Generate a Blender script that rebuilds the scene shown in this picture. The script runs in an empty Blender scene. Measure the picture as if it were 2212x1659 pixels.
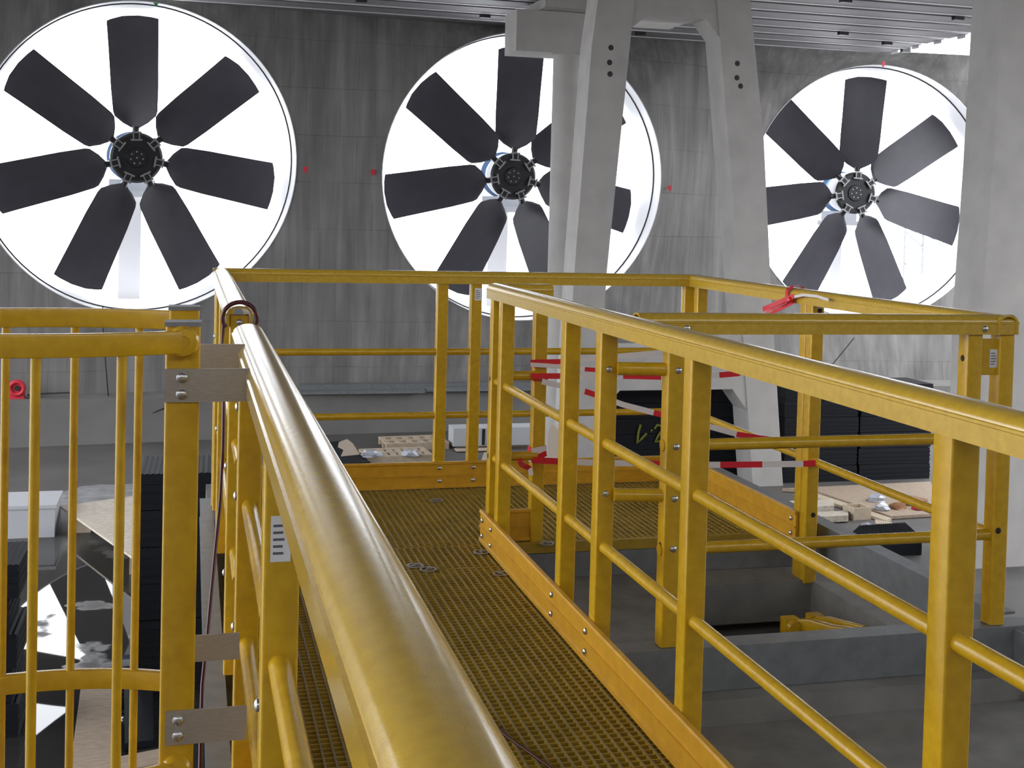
import bpy, bmesh, math, random
from mathutils import Vector, Matrix
random.seed(4)
S = bpy.context.scene
COL = S.collection
PI = math.pi

# ------------------------------------------------------------------ camera
CAM = Vector((-.14, 0.0, 1.38)); YAW, PIT, ROL, FPX = .2553, -.0302, .0252, 2650.0
PX, PY = 1105.0, 549.5
_f = Vector((math.sin(YAW)*math.cos(PIT), math.cos(YAW)*math.cos(PIT), math.sin(PIT)))
_r = Vector((math.cos(YAW), -math.sin(YAW), 0)); _u = _r.cross(_f)
RT = _r*math.cos(ROL) + _u*math.sin(ROL); UP = _u*math.cos(ROL) - _r*math.sin(ROL); FW = _f
cd = bpy.data.cameras.new('camera'); cam = bpy.data.objects.new('camera', cd); COL.objects.link(cam)
cd.sensor_width = 36; cd.lens = FPX/2212*36; cd.shift_x = .0005; cd.shift_y = (PY-829.5)/2212
cd.clip_start = .05; cd.clip_end = 400
M = Matrix((RT, UP, -FW)).transposed().to_4x4(); M.translation = CAM; cam.matrix_world = M
S.camera = cam

# ------------------------------------------------------------------ light
w = bpy.data.worlds.new('world'); S.world = w; w.use_nodes = True
bg = w.node_tree.nodes['Background']; bg.inputs['Color'].default_value = (.92, .95, 1.0, 1); bg.inputs['Strength'].default_value = 3.2
S.view_settings.view_transform = 'Standard'; S.view_settings.look = 'None'
S.view_settings.gamma = 1; S.view_settings.use_curve_mapping = False
S.view_settings.exposure = 0.9

# ------------------------------------------------------------------ pixel -> place helpers
def ray(x, y): return FW + RT*((x-PX)/FPX) - UP*((y-PY)/FPX)
def onz(x, y, z): d = ray(x, y); return CAM + d*((z-CAM.z)/d.z)
def onx(x, y, X): d = ray(x, y); return CAM + d*((X-CAM.x)/d.x)
def ony(x, y, Y): d = ray(x, y); return CAM + d*((Y-CAM.y)/d.y)

# ------------------------------------------------------------------ materials
def mat(name, col, rough=.5, metal=0, spec=.5, coat=0, noise=None, bump=None, emit=None):
    m = bpy.data.materials.new(name); m.use_nodes = True; nt = m.node_tree; b = nt.nodes['Principled BSDF']
    b.inputs['Base Color'].default_value = (*col, 1); b.inputs['Roughness'].default_value = rough
    b.inputs['Metallic'].default_value = metal; b.inputs['Specular IOR Level'].default_value = spec
    b.inputs['Coat Weight'].default_value = coat; b.inputs['Coat Roughness'].default_value = .17
    if noise or bump:
        tc = nt.nodes.new('ShaderNodeTexCoord')
    if noise:
        sc, col2, detail, lo, hi = noise[:5]
        stretch = noise[5] if len(noise) > 5 else (1, 1, 1)
        mp = nt.nodes.new('ShaderNodeMapping'); mp.inputs['Scale'].default_value = stretch
        nt.links.new(tc.outputs['Object'], mp.inputs[0])
        n = nt.nodes.new('ShaderNodeTexNoise'); n.inputs['Scale'].default_value = sc; n.inputs['Detail'].default_value = detail
        nt.links.new(mp.outputs[0], n.inputs['Vector'])
        r = nt.nodes.new('ShaderNodeValToRGB'); r.color_ramp.elements[0].position = lo; r.color_ramp.elements[1].position = hi
        r.color_ramp.elements[0].color = (*col2, 1); r.color_ramp.elements[1].color = (*col, 1)
        nt.links.new(n.outputs['Fac'], r.inputs[0]); nt.links.new(r.outputs[0], b.inputs['Base Color'])
    if bump:
        sc, st = bump
        n = nt.nodes.new('ShaderNodeTexNoise'); n.inputs['Scale'].default_value = sc; n.inputs['Detail'].default_value = 4
        nt.links.new(tc.outputs['Object'], n.inputs['Vector'])
        bp = nt.nodes.new('ShaderNodeBump'); bp.inputs['Strength'].default_value = st; bp.inputs['Distance'].default_value = .01
        nt.links.new(n.outputs['Fac'], bp.inputs['Height']); nt.links.new(bp.outputs[0], b.inputs['Normal'])
    return m

M_ = {}
M_['yellow'] = mat('yellow_grp', (.62, .375, .012), .25, spec=.6, coat=.25, noise=(35, (.53, .305, .008), 4, .3, .7), bump=(260, .05))
M_['rail'] = mat('yellow_rail', (.62, .40, .03), .24, spec=.7, coat=.9, noise=(60, (.54, .33, .022), 6, .3, .7), bump=(420, .06))
M_['toe'] = mat('toe_yellow', (.66, .35, .022), .36, noise=(20, (.55, .28, .02), 4, .3, .7), bump=(150, .06))
M_['grate'] = mat('grating_yellow', (.43, .275, .025), .55, noise=(14, (.31, .195, .018), 5, .3, .7))
M_['gratetop'] = mat('grating_worn_top', (.30, .25, .14), .6, noise=(9, (.20, .165, .09), 5, .3, .7))
M_['steel'] = mat('galvanised_steel', (.25, .26, .27), .45, .35, noise=(18, (.20, .21, .22), 5, .35, .7))
M_['stainless'] = mat('stainless_plate', (.50, .46, .41), .38, .6, noise=(60, (.42, .385, .34), 3, .3, .7, (1, 1, 6)))
M_['bolt'] = mat('bolt_steel', (.5, .5, .5), .28, .9)
M_['dark'] = mat('dark_hole', (.02, .012, .006), .8)
M_['white'] = mat('label_white', (.75, .75, .76), .4)
M_['print'] = mat('label_print', (.12, .12, .14), .5)
M_['col'] = mat('precast_concrete', (.52, .50, .475), .8, noise=(2.2, (.43, .41, .39), 7, .3, .72), bump=(14, .12))
M_['deck'] = mat('deck_concrete', (.25, .242, .228), .8, noise=(7, (.175, .168, .157), 9, .3, .7), bump=(30, .2))
M_['slat'] = mat('ceiling_metal', (.25, .238, .247), .55, .1)
M_['plinth'] = mat('plinth_concrete', (.215, .208, .198), .85, noise=(1.3, (.17, .165, .158), 8, .3, .7))
M_['blade'] = mat('blade_black', (.045, .042, .052), .45, noise=(3, (.035, .033, .042), 4, .3, .7))
M_['hub'] = mat('hub_black', (.012, .012, .014), .4)
M_['clamp'] = mat('clamp_metal', (.32, .32, .33), .35, .6)
M_['ring'] = mat('ring_white', (.82, .82, .84), .5)
M_['joint'] = mat('joint_black', (.03, .03, .035), .7)
M_['motor'] = mat('motor_blue', (.16, .26, .42), .4)
M_['motorw'] = mat('motor_white', (.8, .8, .82), .4)
M_['pale'] = mat('pale_concrete', (.88, .88, .88), .9)
M_['black'] = mat('black_fill', (.010, .011, .015), .6, spec=.25)
M_['ply'] = mat('plywood', (.46, .36, .27), .7, noise=(9, (.34, .26, .19), 5, .3, .7, (1, 4, 1)))
M_['ply2'] = mat('pale_plywood', (.66, .60, .50), .6, noise=(16, (.46, .38, .30), 6, .35, .6, (1, 3, 1)))
M_['wood'] = mat('timber', (.60, .50, .38), .7, noise=(8, (.48, .38, .27), 4, .3, .7, (1, 8, 1)))
M_['card'] = mat('cardboard', (.60, .50, .40), .8)
M_['foam'] = mat('white_foam', (.52, .53, .55), .7)
M_['brown'] = mat('brown_card', (.10, .065, .045), .8)
M_['plastic'] = mat('clear_plastic', (.45, .47, .52), .2, coat=.4)
M_['red'] = mat('tape_red', (.66, .02, .035), .35)
M_['tapew'] = mat('tape_white', (.74, .68, .66), .35)
M_['hose'] = mat('dark_red_hose', (.07, .008, .012), .35)
M_['cable'] = mat('black_cable', (.012, .012, .012), .6)
M_['redp'] = mat('red_paint', (.62, .03, .05), .45)
M_['green'] = mat('green_paint', (.03, .35, .06), .5)
M_['paint'] = mat('yellow_paint', (.22, .24, .02), .6)
M_['rubble'] = mat('rubbish_brown', (.34, .16, .07), .6)
M_['spark'] = mat('white_dust', (.33, .33, .34), .85, noise=(5, (.2, .2, .2), 6, .3, .7))

def concrete_wall():
    m = bpy.data.materials.new('formwork_concrete'); m.use_nodes = True; nt = m.node_tree; b = nt.nodes['Principled BSDF']
    N = nt.nodes.new; L = nt.links.new
    tc = N('ShaderNodeTexCoord'); sp = N('ShaderNodeSeparateXYZ'); L(tc.outputs['Object'], sp.inputs[0])
    cb = N('ShaderNodeCombineXYZ'); L(sp.outputs['X'], cb.inputs['X']); L(sp.outputs['Z'], cb.inputs['Y'])
    br = N('ShaderNodeTexBrick'); L(cb.outputs[0], br.inputs['Vector'])
    br.inputs['Scale'].default_value = 1; br.inputs['Brick Width'].default_value = .74; br.inputs['Row Height'].default_value = 1.02
    br.inputs['Mortar Size'].default_value = .012; br.inputs['Mortar Smooth'].default_value = .4
    br.inputs['Color1'].default_value = (.215, .206, .198, 1); br.inputs['Color2'].default_value = (.19, .182, .176, 1); br.inputs['Mortar'].default_value = (.115, .11, .107, 1)
    mp = N('ShaderNodeMapping'); mp.inputs['Scale'].default_value = (3.2, 3.2, .22); L(tc.outputs['Object'], mp.inputs[0])
    n1 = N('ShaderNodeTexNoise'); n1.inputs['Scale'].default_value = 1; n1.inputs['Detail'].default_value = 6; L(mp.outputs[0], n1.inputs['Vector'])
    n2 = N('ShaderNodeTexNoise'); n2.inputs['Scale'].default_value = .9; n2.inputs['Detail'].default_value = 8; L(tc.outputs['Object'], n2.inputs['Vector'])
    mp3 = N('ShaderNodeMapping'); mp3.inputs['Scale'].default_value = (9, 9, .5); L(tc.outputs['Object'], mp3.inputs[0])
    n3 = N('ShaderNodeTexNoise'); n3.inputs['Scale'].default_value = 1; n3.inputs['Detail'].default_value = 3; L(mp3.outputs[0], n3.inputs['Vector'])
    def mr(src, a, c):
        q = N('ShaderNodeMapRange'); q.inputs['From Min'].default_value = .3; q.inputs['From Max'].default_value = .7
        q.inputs['To Min'].default_value = a; q.inputs['To Max'].default_value = c; L(src, q.inputs['Value']); return q.outputs[0]
    # mortar only in places: blend brick with flat tone by noise
    flat = N('ShaderNodeMix'); flat.data_type = 'RGBA'; flat.inputs['B'].default_value = (.205, .196, .189, 1)
    L(mr(n2.outputs['Fac'], .15, 1.0), flat.inputs['Factor']); L(br.outputs['Color'], flat.inputs['A'])
    def mul(a, f):
        q = N('ShaderNodeVectorMath'); q.operation = 'SCALE'; L(a, q.inputs[0]); L(f, q.inputs['Scale']); return q.outputs[0]
    c = mul(flat.outputs['Result'], mr(n1.outputs['Fac'], .74, 1.24)); c = mul(c, mr(n3.outputs['Fac'], .9, 1.1)); c = mul(c, mr(n2.outputs['Fac'], .9, 1.12))
    L(c, b.inputs['Base Color']); b.inputs['Roughness'].default_value = .85
    bp = N('ShaderNodeBump'); bp.inputs['Strength'].default_value = .2; bp.inputs['Distance'].default_value = .03; L(n3.outputs['Fac'], bp.inputs['Height']); L(bp.outputs[0], b.inputs['Normal'])
    return m
M_['wall'] = concrete_wall()

def wet_floor():
    m = bpy.data.materials.new('wet_floor'); m.use_nodes = True; nt = m.node_tree; b = nt.nodes['Principled BSDF']; N = nt.nodes.new; L = nt.links.new
    tc = N('ShaderNodeTexCoord')
    n = N('ShaderNodeTexNoise'); n.inputs['Scale'].default_value = .8; n.inputs['Detail'].default_value = 9; L(tc.outputs['Object'], n.inputs['Vector'])
    r = N('ShaderNodeValToRGB'); r.color_ramp.elements[0].position = .3; r.color_ramp.elements[1].position = .72
    r.color_ramp.elements[0].color = (.085, .08, .074, 1); r.color_ramp.elements[1].color = (.14, .132, .122, 1)
    L(n.outputs['Fac'], r.inputs[0])
    # puddle mask: wet around the foot of the ladder
    sp = N('ShaderNodeSeparateXYZ'); L(tc.outputs['Object'], sp.inputs[0])
    def band(src, lo, hi):
        q = N('ShaderNodeMapRange'); q.interpolation_type = 'SMOOTHSTEP'; q.inputs['From Min'].default_value = lo; q.inputs['From Max'].default_value = hi; L(src, q.inputs['Value']); return q.outputs[0]
    def mth(op, a, c):
        q = N('ShaderNodeMath'); q.operation = op
        for i, v in enumerate((a, c)):
            if isinstance(v, (int, float)): q.inputs[i].default_value = v
            else: L(v, q.inputs[i])
        return q.outputs[0]
    my = mth('MULTIPLY', band(sp.outputs['Y'], 19.6, 17.0), band(sp.outputs['X'], 1.2, .4))
    n2 = N('ShaderNodeTexNoise'); n2.inputs['Scale'].default_value = 1.1; n2.inputs['Detail'].default_value = 4; L(tc.outputs['Object'], n2.inputs['Vector'])
    pud = mth('MULTIPLY', my, band(n2.outputs['Fac'], .30, .40))
    ro = N('ShaderNodeMapRange'); ro.inputs['To Min'].default_value = .62; ro.inputs['To Max'].default_value = .015; L(pud, ro.inputs['Value'])
    L(ro.outputs[0], b.inputs['Roughness'])
    mx = N('ShaderNodeMix'); mx.data_type = 'RGBA'; L(pud, mx.inputs['Factor']); L(r.outputs[0], mx.inputs['A']); mx.inputs['B'].default_value = (.035, .033, .031, 1)
    L(mx.outputs['Result'], b.inputs['Base Color'])
    return m
M_['floor'] = wet_floor()

# ------------------------------------------------------------------ mesh helpers
class MB:
    def __init__(s): s.v = []; s.f = []; s.mi = []
    def add(s, vs, fs, mi=0):
        o = len(s.v); s.v += [tuple(x) for x in vs]; s.f += [tuple(o+i for i in f) for f in fs]; s.mi += [mi]*len(fs); return s
    def box(s, a, b, mi=0):
        x0, y0, z0 = a; x1, y1, z1 = b
        return s.add([(x0,y0,z0),(x1,y0,z0),(x1,y1,z0),(x0,y1,z0),(x0,y0,z1),(x1,y0,z1),(x1,y1,z1),(x0,y1,z1)],
                     [(0,3,2,1),(4,5,6,7),(0,1,5,4),(1,2,6,5),(2,3,7,6),(3,0,4,7)], mi)
    def hexa(s, p, mi=0):   # 8 points bottom 4 ccw, top 4
        return s.add(p, [(0,3,2,1),(4,5,6,7),(0,1,5,4),(1,2,6,5),(2,3,7,6),(3,0,4,7)], mi)
    def sweep(s, prof, A, B, up=(0,0,1), mi=0, cap=True):
        A = Vector(A); B = Vector(B); d = (B-A).normalized(); up = Vector(up)
        if abs(d.dot(up)) > .98: up = Vector((0,1,0))
        rx = d.cross(up).normalized(); uz = rx.cross(d).normalized(); n = len(prof)
        vs = [P + rx*u + uz*v for P in (A, B) for u, v in prof]
        fs = [(i, (i+1) % n, n+(i+1) % n, n+i) for i in range(n)]
        if cap: fs += [tuple(range(n-1, -1, -1)), tuple(range(n, 2*n))]
        return s.add(vs, fs, mi)
    def tube(s, A, B, r, n=12, mi=0, cap=True):
        return s.sweep([(r*math.cos(2*PI*i/n), r*math.sin(2*PI*i/n)) for i in range(n)], A, B, mi=mi, cap=cap)
    def path(s, pts, prof, closed=False, up=(0,0,1), mi=0, mis=None, twist=None):
        pts = [Vector(p) for p in pts]; n = len(prof); m = len(pts); vs = []
        for i, p in enumerate(pts):
            if closed: d = pts[(i+1) % m]-pts[i-1]
            else: d = pts[min(i+1, m-1)]-pts[max(i-1, 0)]
            d.normalize(); rx = d.cross(Vector(up)); rx = rx.normalized() if rx.length > 1e-4 else Vector((1,0,0)); uz = rx.cross(d).normalized()
            if twist: 
                c, t = math.cos(twist[i]), math.sin(twist[i]); rx, uz = rx*c+uz*t, uz*c-rx*t
            vs += [p+rx*u+uz*v for u, v in prof]
        o = len(s.v); s.v += [tuple(x) for x in vs]
        for i in range(m if closed else m-1):
            j = (i+1) % m
            for k in range(n):
                s.f.append((o+i*n+k, o+i*n+(k+1) % n, o+j*n+(k+1) % n, o+j*n+k)); s.mi.append(mis[i] if mis else mi)
        if not closed:
            s.f.append(tuple(o+k for k in range(n-1, -1, -1))); s.f.append(tuple(o+(m-1)*n+k for k in range(n))); s.mi += [mi if not mis else mis[0], mi if not mis else mis[-1]]
        return s
    def prism(s, poly, vec, mi=0):
        n = len(poly); vec = Vector(vec); vs = [Vector(p) for p in poly]; vs += [p+vec for p in vs[:n]]
        fs = [(i, (i+1) % n, n+(i+1) % n, n+i) for i in range(n)] + [tuple(range(n-1, -1, -1)), tuple(range(n, 2*n))]
        return s.add(vs, fs, mi)
    def dome(s, P, nrm, r, h, n=10, mi=0):
        P = Vector(P); nrm = Vector(nrm).normalized(); a = nrm.orthogonal().normalized(); b = nrm.cross(a)
        vs = []; rings = [(1, 0), (.95, .45), (.6, .85)]
        for q, t in rings: vs += [P+nrm*h*t+(a*math.cos(2*PI*i/n)+b*math.sin(2*PI*i/n))*r*q for i in range(n)]
        vs.append(P+nrm*h); fs = []
        for k in range(2): fs += [(k*n+i, k*n+(i+1) % n, (k+1)*n+(i+1) % n, (k+1)*n+i) for i in range(n)]
        fs += [(2*n+i, 2*n+(i+1) % n, 3*n) for i in range(n)] + [tuple(range(n-1, -1, -1))]
        return s.add(vs, fs, mi)
    def mesh(s, name, mats, smooth=35):
        me = bpy.data.meshes.new(name); me.from_pydata(s.v, [], s.f)
        bm = bmesh.new(); bm.from_mesh(me); bmesh.ops.recalc_face_normals(bm, faces=bm.faces); bm.to_mesh(me); bm.free()
        if isinstance(mats, str): mats = [mats]
        for m in mats: me.materials.append(M_[m])
        if len(mats) > 1: me.polygons.foreach_set('material_index', s.mi)
        if smooth:
            me.polygons.foreach_set('use_smooth', [True]*len(me.polygons)); me.set_sharp_from_angle(angle=math.radians(smooth))
        me.update(); return me
    def build(s, name, mats, parent=None, smooth=35):
        return obj(name, s.mesh(name, mats, smooth), parent)
def obj(name, me, parent=None, loc=None, rot=None):
    o = bpy.data.objects.new(name, me); COL.objects.link(o)
    if parent: o.parent = parent; o.matrix_parent_inverse = Matrix.Identity(4)
    if loc is not None: o.location = loc
    if rot is not None: o.rotation_euler = rot
    return o
def tag(o, label=None, cat=None, group=None, kind=None):
    if label: o['label'] = label
    if cat: o['category'] = cat
    if group: o['group'] = group
    if kind: o['kind'] = kind
    return o
def empty(name, label, cat, loc=(0, 0, 0), group=None, rot=(0, 0, 0)):
    o = bpy.data.objects.new(name, None); COL.objects.link(o); o.location = loc; o.rotation_euler = rot; o.empty_display_size = .2
    return tag(o, label, cat, group)
class Sub:   # builds parts of a thing whose Empty sits at loc (world coordinates in, local out)
    def __init__(s, root): s.root = root; s.o = Vector(root.location)
    def part(s, mb, name, mats, parent=None, smooth=35, label=None):
        mb.v = [(x-s.o.x, y-s.o.y, z-s.o.z) for x, y, z in mb.v]
        o = mb.build(name, mats, parent or s.root, smooth)
        if label: o['label'] = label
        return o
    def at(s, me, name, loc, rot=None, parent=None): return obj(name, me, parent or s.root, Vector(loc)-s.o, rot)
def rsq(sx, sy, r, n=3):
    out = []
    for cx, cy, a0 in ((sx/2-r, sy/2-r, 0), (-sx/2+r, sy/2-r, 90), (-sx/2+r, -sy/2+r, 180), (sx/2-r, -sy/2+r, 270)):
        for i in range(n+1):
            a = math.radians(a0+90*i/n); out.append((cx+r*math.cos(a), cy+r*math.sin(a)))
    return out

# ================================================================== the setting
ZF = -3.4
tag(MB().add([(-60,-40,ZF),(60,-40,ZF),(60,70,ZF),(-60,70,ZF)], [(0,1,2,3)]).build('floor', 'floor', smooth=0), kind='structure')

FANS = [((-1.329, 27.919, 2.469), .126, -.06), ((7.15, 27.993, 2.345), -.015, -.055), ((16.736, 29.032, 2.248), -.135, -.041)]
RB, RA, DEP = 3.1, 3.25, 1.2
class Bay: pass
bays = []
for c, az, le in FANS:
    b = Bay(); b.c = Vector(c); b.n = Vector((math.sin(az)*math.cos(le), -math.cos(az)*math.cos(le), math.sin(le)))
    b.ex = Vector((math.cos(az), math.sin(az), 0)); b.ey = b.ex.cross(b.n) * -1
    if b.ey.z < 0: b.ey = -b.ey
    b.f = b.c + b.n*DEP; bays.append(b)
ZT = 5.70
def line_at(b, z): return b.f + b.ey*((z-b.f.z)/b.ey.z)
def meet(b1, b2, z):
    P, Q = line_at(b1, z), line_at(b2, z); h = (Q-P).length/2
    return ((P+b1.ex*h)+(Q-b2.ex*h))/2
edges = []
for z in (ZF, ZT):
    edges.append([line_at(bays[0], z)-bays[0].ex*16, meet(bays[0], bays[1], z), meet(bays[1], bays[2], z), line_at(bays[2], z)+bays[2].ex*14])
mb = MB()
for i, b in enumerate(bays):
    quad = [edges[0][i], edges[0][i+1], edges[1][i+1], edges[1][i]]
    q2 = [((p-b.f).dot(b.ex), (p-b.f).dot(b.ey)) for p in quad]
    angs = [2*PI*k/128 for k in range(128)] + [math.atan2(y, x) % (2*PI) for x, y in q2]
    angs.sort(); inner = []; outer = []
    for a in angs:
        dx, dy = math.cos(a), math.sin(a); best = 1e9; op = None
        for k in range(4):
            (x0, y0), (x1, y1) = q2[k], q2[(k+1) % 4]; ex, ey = x1-x0, y1-y0; det = dx*(-ey)+ex*dy
            if abs(det) < 1e-9: continue
            t = (x0*(-ey)+ex*y0)/det; u = (dx*y0-dy*x0)/det
            if t > 0 and -1e-6 <= u <= 1+1e-6 and t < best: best = t; op = quad[k].lerp(quad[(k+1) % 4], u)
        inner.append(b.f+b.ex*(dx*RA)+b.ey*(dy*RA)); outer.append(op)
    n = len(angs); mb.add(inner+outer, [(k, (k+1) % n, n+(k+1) % n, n+k) for k in range(n)])
tag(mb.build('wall_back', 'wall', smooth=80), kind='structure')

# plinth along the foot of the wall
base = [e.copy() for e in edges[0]]
mb = MB(); fr = []
for i, p in enumerate(base):
    nn = bays[max(0, i-1)].n if i in (0, 1) else bays[min(2, i-1)].n
    nn = Vector((nn.x, nn.y, 0)).normalized(); fr.append((p+nn*.95, p-nn*.3))
for i in range(3):
    (a, A), (c, Cc) = fr[i], fr[i+1]
    lo, hi = ZF-.05, -2.5
    mb.hexa([(a.x,a.y,lo),(c.x,c.y,lo),(Cc.x,Cc.y,lo),(A.x,A.y,lo),(a.x,a.y,hi),(c.x,c.y,hi),(Cc.x,Cc.y,hi),(A.x,A.y,hi)])
tag(mb.build('baseboard_back', 'plinth', smooth=0), kind='structure')

# ceiling of long metal slats hung under a dark soffit
ce = MB().box((-10.5, -6, 6.15), (16.2, 29.5, 6.5)).build('ceiling', 'joint', smooth=0); tag(ce, kind='structure')
sl = {}
y = 27.75; k = 0
while y > -5.5:
    xe = 16.4
    mb = MB()
    mb.sweep([(-.29, 0), (.29, 0), (.29, .12), (.26, .12), (.26, .03), (-.26, .03), (-.26, .12), (-.29, .12)], (-10.3, y, 5.68), (xe, y, 5.68))
    so = obj('ceiling_slat', mb.mesh('ceiling_slat', 'slat', 0), ce)
    lm = MB().box((-10.3, y+.292, 5.668), (xe-.02, y+.39, 5.69)); obj('lit_edge_lip', lm.mesh('lit_edge_lip', 'ring', 0), so)  # white strip colours in the bright lit line along each slat edge
    if y > 23: obj('end_plate', MB().box((xe-.02, y-.2, 5.62), (xe+.03, y+.1, 5.76)).mesh('end_plate', 'ring', 0), so)
    if y > 19:
        for j in range(2):
            hx = [1.9, 5.0, 9.2, 12.6, 14.6, 16.0][(k*2+j*3) % 6]+.35*k
            h = MB().box((hx, y-.47, 5.60), (hx+.22, y-.36, 5.74)); obj('hanger_clamp', h.mesh('hanger_clamp', 'hub', 0), ce)
    y -= .9; k += 1

tag(MB().box((-10.5, 28.6, 6.0), (16.2, 29.4, 6.15)).build('sky_slit_closure', 'joint', smooth=0), kind='structure')  # strip added to shut out the sky slit above the wall
# unseen wall behind the camera, height set to limit sky light from behind
tag(MB().box((-40, -6.5, ZF), (40, -6, 5.25)).build('wall_front', 'wall', smooth=0), kind='structure')
tag(MB().box((27, -6, ZF), (27.5, 27, 3.2)).build('right_sky_blocker', 'wall', smooth=0), kind='structure')  # unseen wall added to block low sky light from the right
# outside ground
tag(MB().box((-30, 30.5, ZF-.3), (50, 69, ZF+.02)).build('floor_outside', 'pale', smooth=0), kind='structure')

# upper deck carrying the platform, with the ladder hatch
ZD = -.15
dk = MB()
HX0, HX1, HY0, HY1 = 1.72, 2.47, 3.58, 4.74
for a, b_ in (((-.04, -3, ZD-.17), (HX0, 7.0, ZD)), ((HX1, -3, ZD-.17), (2.72, 7.0, ZD)), ((HX0, -3, ZD-.17), (HX1, HY0, ZD)), ((HX0, HY1, ZD-.17), (HX1, 7.0, ZD)), ((2.72, -3, ZD-.17), (5, 3.3, ZD))):
    dk.box(a, b_)
dk.box((1.13, 3.40, ZD-.01), (2.62, 3.57, -.072))
tag(dk.build('floor_deck', 'deck', smooth=0), kind='structure')
tag(MB().box((HX0-.2, HY0-.2, ZF), (HX0-.1, HY1+.25, ZD-.172)).box((HX1+.1, HY0-.2, ZF), (HX1+.2, HY1+.25, ZD-.172)).box((HX0-.1, HY0-.2, ZF), (HX1+.1, HY0-.1, ZD-.172)).box((HX0-.1, HY1+.15, ZF), (HX1+.1, HY1+.25, ZD-.172)).build('hatch_shade_walls', 'deck', smooth=0), kind='structure')  # shaft walls added to keep light out and darken the hatch
tag(MB().box((.5, -2.5, ZF-.02), (1.5, 6.6, ZD-.165)).build('wall_under_deck', 'deck', smooth=0), kind='structure')

# ================================================================== fans
def blade_mesh():
    mb = MB(); st = []
    for r, ch, pit, th, off in ((.56, .14, 50, .10, 0), (.64, .17, 40, .09, 0), (.75, .58, 31, .08, 0), (.90, .93, 27, .08, 0), (1.0, .99, 26, .08, 0),
                                (1.5, 1.02, 20, .07, 0), (2.0, 1.03, 16, .06, 0), (2.6, 1.06, 13, .05, 0), (3.02, 1.08, 11, .04, 0), (3.06, 1.08, 11, .04, 0)):
        st.append((r, ch, math.radians(pit), th, off))
    prof = [(-.5, 0), (-.42, .5), (-.2, 1.0), (.1, .9), (.35, .45), (.5, 0), (.35, -.1), (.1, -.15), (-.2, -.2), (-.42, -.2)]
    n = len(prof); vs = []
    for i, (r, ch, p, th, off) in enumerate(st):
        for u, v in prof:
            x = u*ch; yy = v*th+.06*ch*(1-4*u*u)*.6
            rr = r if i < len(st)-2 else r-.10*(2*u)**2*(1.3 if u < 0 else .7)
            vs.append((x*math.cos(p)+yy*math.sin(p), -x*math.sin(p)+yy*math.cos(p), rr))
    fs = []
    for i in range(len(st)-1): fs += [(i*n+k, i*n+(k+1) % n, (i+1)*n+(k+1) % n, (i+1)*n+k) for k in range(n)]
    fs += [tuple(range(n)), tuple((len(st)-1)*n+k for k in range(n))]
    return mb.add(vs, fs).mesh('blade', 'blade', 50)
BLADE = blade_mesh()
# fan local frame: X across, Z up in the plane, -Y towards the hall
def lathe(prof, n=96, mats='ring', name='lathe', smooth=35, mi=None):
    mb = MB(); m = len(prof)
    vs = [(r*math.cos(2*PI*k/n), yv, r*math.sin(2*PI*k/n)) for k in range(n) for r, yv in prof]
    fs = []; ms = []
    for k in range(n):
        for j in range(m-1):
            fs.append((k*m+j, k*m+j+1, ((k+1) % n)*m+j+1, ((k+1) % n)*m+j)); ms.append(mi[j] if mi else 0)
    o = mb.add(vs, fs); mb.mi = ms; return mb.mesh(name, mats, smooth)
RIM = lathe([(3.26, .05), (3.255, -.015), (3.238, -.015), (3.238, .42)], name='rim', mats='ring')
GASK = lathe([(3.238, .42), (3.213, .425), (3.213, .45), (3.225, .455)], name='gasket', mats='joint')
CAS = lathe([(3.225, .455), (3.19, 1.0), (3.19, 1.9), (3.3, 2.2), (3.34, 2.2), (3.34, .455)], name='casing', mats='ring')
mbh = MB(); 
HUB = lathe([(0, -.10), (.20, -.10), (.22, -.06), (.5, -.06), (.55, -.02), (.55, .05), (.53, .05), (.5, .02), (.48, .30), (0, .30)], n=48, name='hub', mats='hub')
cl = MB().box((-.075, -.13, .36), (.075, -.03, .56))
CLAMP = cl.mesh('clamp', 'hub', 0)
cl = MB()
cl.box((-.12, -.15, .37), (.12, -.11, .405)); cl.box((-.11, -.15, .535), (.11, -.11, .57)); cl.box((-.075, -.145, .39), (-.05, -.115, .55)); cl.box((.05, -.145, .39), (.075, -.115, .55))
CLB = cl.mesh('clamp_bolts', 'clamp', 0)
BOLT = MB().dome((0, 0, 0), (0, -1, 0), .02, .02).mesh('hub_bolt', 'bolt')
SHANK = MB().tube((0, 0, .5), (0, 0, .68), .07, 12).mesh('blade_shank', 'hub')
MOT = lathe([(0, .45), (.42, .45), (.52, .55), (.52, .62), (.46, .62), (.46, 1.0), (.56, 1.02), (.56, 1.12), (.46, 1.14), (.42, 1.7), (0, 1.75)], n=40, name='gearbox', mats=['motor', 'motorw'], mi=[1, 1, 1, 1, 0, 0, 1, 1, 0, 0])
SUP = MB().box((-.5, 1.0, -.78), (.5, 2.0, -.52)).box((-.62, .95, -.90), (.62, 2.05, -.78)).mesh('support_beam', 'pale', 0)
LEGM = MB().box((-.24, 1.3, -5.75), (.24, 1.8, -.90)).mesh('pedestal', 'pale', 0)
flab = ['large seven-bladed black axial fan at the far left of the wall', 'middle of the three black axial fans, partly behind the slim round column', 'black axial fan at the right, between the sloping frame leg and the big right column']
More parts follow.
